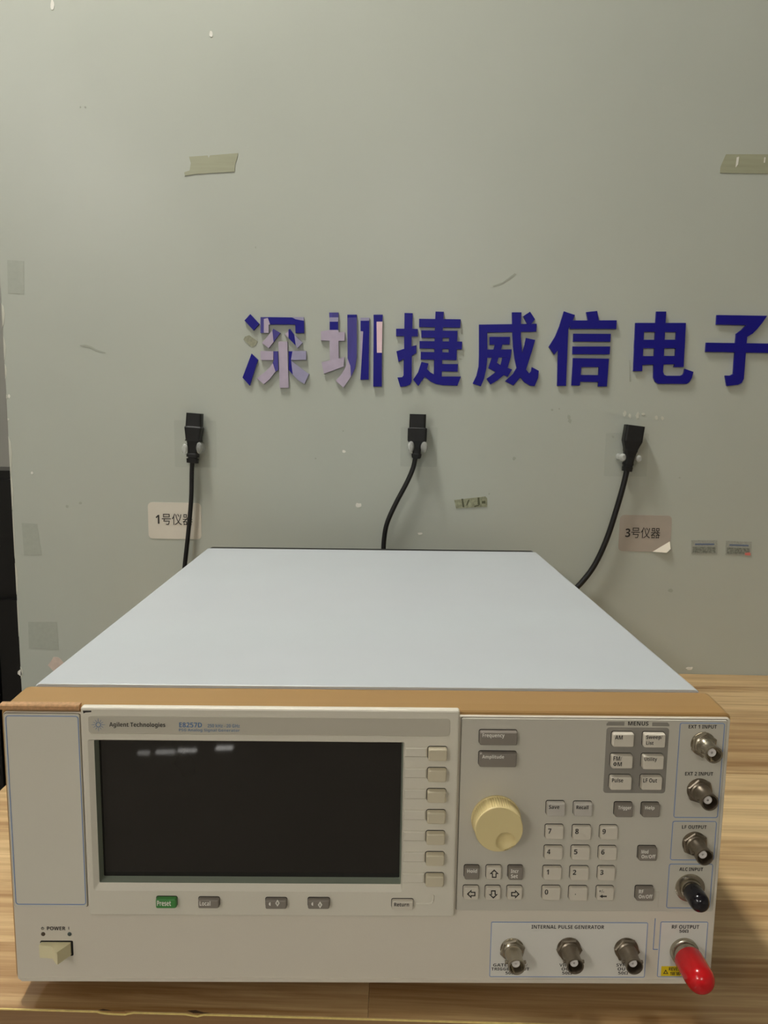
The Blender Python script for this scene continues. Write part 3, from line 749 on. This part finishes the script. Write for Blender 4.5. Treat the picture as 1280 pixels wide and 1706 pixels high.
def disc(cx, cy, r, m, half=False, n=12, asp=1.9):
    a0, a1 = (math.pi*.5, math.pi*1.5) if half else (0, 2*math.pi*(n-1)/n)
    return ('poly', [(cx+r*math.cos(a0+(a1-a0)*i/(n-1)), cy+asp*r*math.sin(a0+(a1-a0)*i/(n-1))) for i in range(n)], m)
for x, up in ((442, True), (513, False)):
    dz = -.07 if up else .07
    key((x, 1495, x+36.5, 1515.3), KGREY, [disc(.24, .55, .075, INKW, True), ('poly', [(.56, .55+dz-.28), (.66, .55+dz), (.56, .55+dz+.28), (.46, .55+dz)], INKW), ('poly', [(.555, .55+dz-.15), (.61, .55+dz), (.555, .55+dz+.15), (.505, .55+dz)], KGREY)],
        YZ, .0028, 'key', 'grey contrast %s key' % ('up' if up else 'down'))
key((653, 1497, 688.7, 1516.5), KWHITE, [('Return', .11, .8, .36, .68, INKB)], YZ, .0026, 'key', 'ivory Return key')
# moulded line from Return to the soft keys
A = [inst(px, py, YZ) for px, py in ((693, 1506), (714, 1506), (719, 1505), (722, 1501), (723, 1491))]
mb = MB()
for (a0, a1), (b0, b1) in zip(A[:-1], A[1:]):
    d = Vector((b0-a0, 0, b1-a1)).normalized(); s_ = Vector((-d.z, 0, d.x))*.0005
    p, q = Vector((a0, YZ, a1)), Vector((b0, YZ, b1)); y = Vector((0, -.0005, 0))
    mb.add([p-s_, q-s_, q+s_, p+s_, p-s_*.3+y, q-s_*.3+y, q+s_*.3+y, p+s_*.3+y], [(4, 5, 6, 7), (0, 1, 5, 4), (2, 3, 7, 6), (1, 2, 6, 5), (3, 0, 4, 7)])
mb.build('moulded_line', BEZEL, I)

# ---- keypad plate
YK = YP-.0010
qK = pquad((769.5, 1196.5), (1213.5, 1200.5), (1186.5, 1519), (761, 1517), YK)
ring('panel_seam', (qK[0]-.00035, qK[1]+.00035, qK[2]-.00015, qK[3]+.00045), YP-.0002, .0009, .0006, SEAM)
kp = plate('keypad_plate', qK, YK, YP+.0001, .0008, KPANEL)
KB = YK
keys = [
    ((799, 1215.6, 862.3, 1242.6), KGREY, [('Frequency', .085, .66, .23, .55, INKW)], 'grey Frequency key'),
    ((798, 1251, 861, 1279), KGREY, [('Amplitude', .09, .665, .24, .52, INKW)], 'grey Amplitude key'),
    ((910.4, 1333.7, 941.5, 1360.7), KSAVE, [('Save', .15, .7, .28, .52, INKB)], 'pale grey Save key'),
    ((955.8, 1334.4, 987.2, 1361), KSAVE, [('Recall', .16, .79, .28, .52, INKB)], 'pale grey Recall key'),
    ((774, 1440.4, 799, 1466.4), KGREY, [('Hold', .19, .84, .29, .53, INKW)], 'grey Hold key'),
    ((810.3, 1440.6, 835.6, 1466.4), KWHITE, arrow('up'), 'ivory up arrow key'),
    ((846.6, 1440.6, 871.7, 1466.9), KGREY, [('Incr', .2, .7, .29, .53, INKW), ('Set', .2, .65, .61, .85, INKW)], 'grey Incr Set key'),
    ((772.3, 1474.3, 797.7, 1499.7), KWHITE, arrow('left'), 'ivory left arrow key'),
    ((808.7, 1474.6, 834.2, 1500), KWHITE, arrow('down'), 'ivory down arrow key'),
    ((845, 1474.6, 870.3, 1500), KWHITE, arrow('right'), 'ivory right arrow key'),
    ((1023.7, 1335.6, 1055, 1362.4), KGREY, [('Trigger', .22, .9, .26, .55, INKW)], 'grey Trigger key'),
    ((1068.7, 1336, 1099.7, 1362.4), KGREY, [('Help', .22, .71, .26, .54, INKW)], 'grey Help key'),
    ((1063, 1408.3, 1094.8, 1435.3), KGREY, [('Mod', .2, .55, .28, .51, INKW), ('On/Off', .2, .92, .57, .81, INKW)], 'grey Mod On/Off key'),
    ((1058.6, 1474.8, 1089.8, 1502), KGREY, [('RF', .21, .44, .28, .5, INKW), ('On/Off', .2, .92, .57, .81, INKW)], 'grey RF On/Off key'),
]
dig = {'7': (908.7, 1373, 939.2, 1399.3), '8': (954, 1373.6, 985, 1400), '9': (999.5, 1374, 1029.4, 1400),
       '4': (907, 1407.8, 937.6, 1433.3), '5': (952, 1407.8, 983, 1433.6), '6': (997.4, 1408.3, 1027.5, 1434),
       '1': (905, 1441.5, 935.7, 1467.3), '2': (950, 1442, 981, 1467.8), '3': (996, 1442, 1025, 1468),
       '0': (903.3, 1474.6, 934, 1500.8)}
for s_, b in dig.items():
    fx = (.16, .33) if s_ != '1' else (.2, .31)
    keys.append((b, KWHITE, [(s_, *fx, .28, .60, INKB)], 'ivory digit %s key' % s_))
keys.append(((948, 1475, 979, 1501.5), KWHITE, [('.', .33, .38, .53, .60, INKB)], 'ivory decimal point key'))
keys.append(((993.8, 1475, 1023, 1501), KWHITE, [('+/-', .16, .44, .26, .5, INKB), ('poly', [(.19, .71), (.36, .60), (.36, .67), (.6, .67), (.6, .75), (.36, .75), (.36, .82)], INKB)], 'ivory plus minus backspace key'))
for b, m, lg_, lb in keys:
    key(b, m, lg_, KB, .0032 if 'ivory' not in lb else .0026, 'key', lb)
# menu block
qM = pquad((1010.5, 1211.5), (1116, 1213), (1108, 1322), (1006, 1321), YK-.0002)
mbk = plate('menu_block', qM, YK-.0002, YK+.0002, .0018, BLOCK, .0001)
for tl, tr, br, bl, cut in (((1011, 1202.5), (1041, 1202.5), (1040.5, 1209), (1011, 1209), 'l'), ((1087.5, 1203.5), (1116, 1204), (1115.5, 1210), (1087, 1210), 'r')):
    q = pquad(tl, tr, br, bl, YK-.0002)
    pl = [(q[0], q[2]), (q[1], q[2]), (q[1], q[3]), (q[0]+.0012, q[3]), (q[0], q[3]-.0012)] if cut == 'l' else [(q[0], q[2]), (q[1], q[2]), (q[1], q[3]-.0012), (q[1]-.0012, q[3]), (q[0], q[3])]
    MB().prism(pl, xz, YK-.0002, YK+.0001).build('menu_bar', BLOCK, mbk)
ptext('MENUS', (1047, 1202, 1080.7, 1209), YK-.00025, INKB, mbk, .012)
for b, lg_, lb in [
    ((1019.5, 1218.5, 1056.4, 1245.3), [('AM', .16, .49, .25, .5, INKB)], 'AM'),
    ((1071, 1219, 1108.7, 1246.4), [('Sweep/', .17, .87, .22, .52, INKB), ('List', .17, .48, .57, .8, INKB)], 'Sweep/List'),
    ((1017.4, 1254.8, 1054.3, 1281.2), [('FM/', .14, .51, .2, .48, INKB), ('ΦM', .13, .51, .56, .82, INKB)], 'FM/ΦM'),
    ((1069, 1255, 1106, 1282.8), [('Utility', .14, .7, .23, .53, INKB)], 'Utility'),
    ((1015.3, 1290, 1052.6, 1317), [('Pulse', .13, .62, .24, .5, INKB)], 'Pulse'),
    ((1067, 1290, 1103.3, 1317), [('LF Out', .145, .77, .25, .51, INKB)], 'LF Out')]:
    key(b, KWHITE, lg_, KB-.0002, .0034, 'key', 'ivory %s menu key' % lb)
# thin bracket line beside the RF key
for pts in ([(1091, 1486), (1098, 1486)], [(1098, 1486), (1097, 1512)]):
    (a0, a1), (b0, b1) = (inst(*p, YK-.0001) for p in pts)
    if abs(a1-b1) > abs(a0-b0): a0 = b0 = (a0+b0)/2
    MB().box(min(a0, b0)-.00012, max(a0, b0)+.00012, YK-.00015, YK+.0001, min(a1, b1)-.00012, max(a1, b1)+.00012).build('bracket_line', HEADER, I)

# ---- rotary knob
KL = .0118
kb = inst(826, 1363.5, YK); kf = inst(832.3, 1382.5, YK-KL); kc = ((kb[0]+kf[0])/2, (kb[1]+kf[1])/2)
KR = .0143
mb = MB(); nf = 120; loops = []
for y, r, fl in ((0, KR+.0004, 0), (-.0010, KR+.0004, 0), (-.0013, KR, 1), (-KL+.0016, KR-.0004, 1), (-KL+.0007, KR-.0004, 0), (-KL+.0002, KR-.0006, 0), (-KL, KR-.0009, 0)):
    loops.append([((r-(.00055 if (fl and i % 2) else 0))*math.cos(2*math.pi*i/nf), y, (r-(.00055 if (fl and i % 2) else 0))*math.sin(2*math.pi*i/nf)) for i in range(nf)])
mb.loft(loops, True, False)
knob = mb.build('rotary_knob', KNOB, I, (kc[0], YK, kc[1]))
dc = inst(843, 1402.6, YK-KL); ddx, ddz = dc[0]-kc[0], dc[1]-kc[1]; dr = .0056
mb = MB(); nr, na = 26, 96; loops = []
for k in range(nr+1):
    R0 = (KR-.0009)*(1-k/nr)+1e-5
    l = []
    for i in range(na):
        t = 2*math.pi*i/na; x, z = R0*math.cos(t), R0*math.sin(t)
        q = math.hypot(x-ddx, z-ddz)/dr
        dep = .0028*max(0., 1-q*q)**.6 if q < 1 else 0
        l.append((x, -KL+dep, z))
    loops.append(l)
mb.loft(loops, False, True, True).build('knob_face', KNOB, knob)

# ---- connectors
def bnc(px, py, yb, label, L=.0145, dull=False, hexn=True):
    x, z = inst(px, py, yb)
    m = NICKELD if dull else NICKEL
    mb = MB()
    mb.lathe([(0, .0073), (-.0006, .0073), (-.0007, .0060), (-.0030, .0060), (-.0036, .0053), (-.0052, .0053), (-.0058, .0048), (-L+.0030, .0047), (-L+.0028, .0050), (-L, .0050), (-L, .0042), (-L+.0075, .0042)], 36, cap0=True, cap1=True)
    o = mb.build('bnc_connector', m, I, (x, yb, z)); plab(o, label)
    if hexn:
        a0 = random.uniform(0, 1)
        mb = MB(); h6 = lambda y, r: [(r*math.cos(a0+math.pi/3*i), y, r*math.sin(a0+math.pi/3*i)) for i in range(6)]
        mb.loft([h6(-.0006, .0078), h6(-.0022, .0078), h6(-.0027, .0071)], True, True).build('hex_nut', m, o)
    MB().lathe([(-L+.0074, .0024), (-L+.0028, .0024), (-L+.0028, .0007), (-L+.0060, .0007)], 24, cap0=True, cap1=True).build('insulator', PTFE, o)
    MB().lathe([(-L+.0059, .0007), (-L+.0058, .0001)], 12, cap0=False).build('centre_socket', DARK, o)
    for s_ in (1, -1):
        n_ = 10; lp_ = []
        for t in (.0044, .0062):
            lp_.append([(s_*t, -L+.0042+.001*math.cos(2*math.pi*i/n_), .001*math.sin(2*math.pi*i/n_)) for i in range(n_)])
        MB().loft(lp_, True, True, True).build('bayonet_lug', m, o)
    return o
rings = [((1134, 1204.2), (1208.7, 1204.8), (1196.3, 1362.6), (1121.8, 1362.6)), ((1121.2, 1367.9), (1195, 1368.3), (1190, 1433.7), (1116.6, 1433.2)), ((1115.5, 1439), (1189, 1439.6), (1183, 1513.4), (1110.2, 1513.4))]
for q in rings: ring('blue_outline', pquad(*q, YK-.0002), YK-.0002, .0014, .0004, BLUEL)
for s_, b in (('EXT 1 INPUT', (1148, 1207.6, 1194.5, 1214)), ('EXT 2 INPUT', (1142, 1286, 1188.3, 1292.4)), ('LF OUTPUT', (1137, 1374.8, 1177.5, 1381)), ('ALC INPUT', (1132.4, 1445.2, 1171.6, 1451.2))):
    ptext(s_, b, YK-.0002, INKB, I, .012)
bnc(1171.5, 1239, YK, 'nickel EXT 1 INPUT socket')
bnc(1165, 1316, YK, 'dull nickel EXT 2 INPUT socket', dull=True)
bnc(1157, 1404.5, YK, 'dull nickel LF OUTPUT socket', dull=True)
x, z = inst(1149.5, 1478.5, YK)
o = MB().lathe([(0, .0088), (-.0009, .0088), (-.0011, .0080), (-.0012, .0066), (-.0032, .0062), (-.0034, .0054), (-.0075, .0052), (-.0075, .0001)], 36).build('bnc_connector', NICKEL, I, (x, YK, z)); plab(o, 'nickel ALC INPUT socket under its black cap')
ALC = (x, z)

# ---- lower panel: overlays, sockets, power switch
YO = YP-.0003
q = pquad((818, 1536), (1080.5, 1536.5), (1074, 1628), (816, 1628), YO)
pg = plate('pulse_overlay', q, YO, YP+.0001, .001, STICK, .0001); ring('blue_outline', q, YO-.0001, .001, .0004, BLUEL, pg)
ptext('INTERNAL PULSE GENERATOR', (886, 1541, 1007, 1547.8), YO-.0001, INKB, pg, .02)
for cx_, ls in ((850.5, ('GATE/PULSE/', 'TRIGGER INPUT', '50Ω')), (945, ('VIDEO', 'OUT', '50Ω')), (1038.5, ('SYNC', 'OUT', '50Ω'))):
    for k, s_ in enumerate(ls):
        wd = {'GATE/PULSE/': 28.5, 'TRIGGER INPUT': 31.5, '50Ω': 8, 'VIDEO': 12.5, 'OUT': 9, 'SYNC': 11}[s_]
        ptext(s_, (cx_-wd, 1605.2+k*6.6, cx_+wd, 1610.4+k*6.6), YO-.0001, INKB, pg, .02)
bnc(853.5, 1581, YO, 'nickel GATE/PULSE/TRIGGER INPUT socket', .0150)
bnc(948, 1580, YO, 'nickel VIDEO OUT socket', .0150, True)
bnc(1043.5, 1580.5, YO, 'nickel SYNC OUT socket', .0150, True)
q = pquad((1100, 1535.5), (1180, 1535.5), (1174, 1627.5), (1096, 1628), YO)
rf = plate('rf_overlay', q, YO, YP+.0001, .001, STICK, .0001); ring('blue_outline', q, YO-.0001, .001, .0004, BLUEL, rf)
ptext('RF OUTPUT', (1120, 1541, 1165, 1547.6), YO-.0001, INKB, rf, .02)
ptext('50Ω', (1132.5, 1548.6, 1147.5, 1554), YO-.0001, INKB, rf, .016)
for pts in ([(1091, 1531), (1090, 1582)], [(1090, 1582), (1096, 1582)]):
    (a0, a1), (b0, b1) = (inst(*p, YO) for p in pts)
    if abs(a1-b1) > abs(a0-b0): a0 = b0 = (a0+b0)/2
    MB().box(min(a0, b0)-.00018, max(a0, b0)+.00018, YO, YP+.0001, min(a1, b1)-.00018, max(a1, b1)+.00018).build('bracket_line', BLUEL, I)
wl = plate('warning_label', prect(1102.5, 1610, 1141, 1626.5, YO-.0002), YO-.0002, YO+.0001, .0003, YEL, .0001)
t0 = [inst(*p, YO-.0003) for p in ((1109.5, 1615), (1113.8, 1622.6), (1105.2, 1622.6))]
t1 = [inst(*p, YO-.0003) for p in ((1109.5, 1617.6), (1111.8, 1621.4), (1107.2, 1621.4))]
mb = MB()
for k in range(3):
    j = (k+1) % 3
    mb.add([(t0[k][0], YO-.0003, t0[k][1]), (t0[j][0], YO-.0003, t0[j][1]), (t1[j][0], YO-.0003, t1[j][1]), (t1[k][0], YO-.0003, t1[k][1])], [(0, 1, 2, 3)])
mb.build('warning_triangle', INKB, wl)
ptext('REVERSE', (1115, 1611.6, 1140, 1617.2), YO-.00035, INKB, wl, .02)
ptext('1W MAX', (1117, 1619.2, 1140, 1624.8), YO-.00035, INKB, wl, .02)
x, z = inst(1139.5, 1584, YO); RF = (x, z)
o = MB().lathe([(0, .0086), (-.0022, .0086), (-.0026, .0080), (-.0028, .0074), (-.0105, .0072), (-.0105, .0001)], 40).build('rf_connector', NICKEL, I, (x, YO, z)); plab(o, 'thick nickel RF OUTPUT connector')

# power switch and its lamps
xz4 = prect(69, 1570, 119.5, 1595, YP)
sx0, sx1, sz0, sz1 = xz4
MB().prism(rr(sx0-.0006, sx1+.0012, sz0+.0012, sz1+.0012, .0008), xz, YP-.0002, YP+.0002).build('switch_well', DARK, I)
wd = sx1-sx0
prof = [(0, 0), (0, -.0030), (.44*wd, -.0036), (.70*wd, -.0085), (.74*wd, -.0085), (1.0*wd, -.0008), (1.0*wd, 0)]
mb = MB(); mb.loft([[(x+sx0, y+YP-.0002, z) for x, y in prof] for z in (sz0+.0022, sz0+.0026, sz1-.0002, sz1+.0004)], True, True)
plab(mb.build('power_switch', SWITCH, I), 'ivory rocker power switch')
ptext('POWER', (78, 1543.6, 109, 1549.8), YP-.0002, INKB, I, .02)
cx, cz = inst(71, 1546.8, YP-.0002)
mb = MB(); n = 16
mb.loft([[(cx+r*math.cos(.4+5.4*i/n+math.pi*.5-.0), YP-.0002, cz+r*math.sin(.4+5.4*i/n+math.pi*.5)) for i in range(n)] for r in (.0009, .00062)], False, False)
mb.box(cx-.00013, cx+.00013, YP-.0002, YP-.0001, cz+.0001, cz+.0011)
mb.build('standby_symbol', INKB, I)
cx, cz = inst(114.5, 1546.6, YP-.0002); MB().box(cx-.00016, cx+.00016, YP-.0002, YP, cz-.0009, cz+.0009).build('on_symbol', INKB, I)
for px, m in ((72, (78, 66, 52)), (116, (78, 88, 84))):
    x, z = inst(px, 1556, YP)
    MB().lathe([(0, .0013), (-.0004, .0012), (-.0007, .0006)], 16).build('indicator_lamp', mat('indicator', m, rough=.3, var=.05), I, (x, YP+.0001, z))
# moulded foot line of the front panel
x0, x1 = .0045, W-.004; _, zz = inst(600, 1630, YP)
MB().loft([[(x, YP+.0003, zz+.0004), (x, YP-.0006, zz), (x, YP-.0006, zz-.0022), (x, YP+.0003, zz-.0027)] for x in (x0, x1)], True, True).build('bottom_lip', PANEL, I)
# small ink stain at the top of the bezel
pts = [inst(*p, YZ-.0001) for p in ((138, 1184), (152, 1184), (152, 1186.5), (143, 1187), (139, 1188.5))]
MB().prism(pts, xz, YZ-.0001, YZ+.0005).build('paint_scuff', INKB, I)

# ---- protective caps (things of their own)
def cap(name, x, z, yb, prof, m, label, rib=False):
    root = rotz((x, yb, z), TH)+ORG
    mb = MB().lathe(prof, 40)
    o = mb.build(name, m, None, root); o.rotation_euler = (0, 0, TH)
    return tag(o, label, 'cap')
R = .0085; pr = [(-.0075, R-.0006), (-.0074, R), (-.0105, R+.0001), (-.022, R-.0002)]
pr += [(-.022-.0075*math.sin(t), (R-.0002)*math.cos(t)**.8) for t in (.2, .4, .6, .8, 1.0, 1.2, 1.4, 1.55)]
cap('protective_cap', RF[0], RF[1], YO, pr, REDC, 'red plastic cap on the RF OUTPUT connector')
R = .0058; pr = [(-.0046, R-.0005), (-.0045, R), (-.013, R)]
pr += [(-.013-.0050*math.sin(t), R*math.cos(t)**.8) for t in (.2, .4, .6, .8, 1.0, 1.2, 1.4, 1.55)]
cap('protective_cap', ALC[0], ALC[1], YK, pr, BLKC, 'black plastic cap on the ALC INPUT socket')
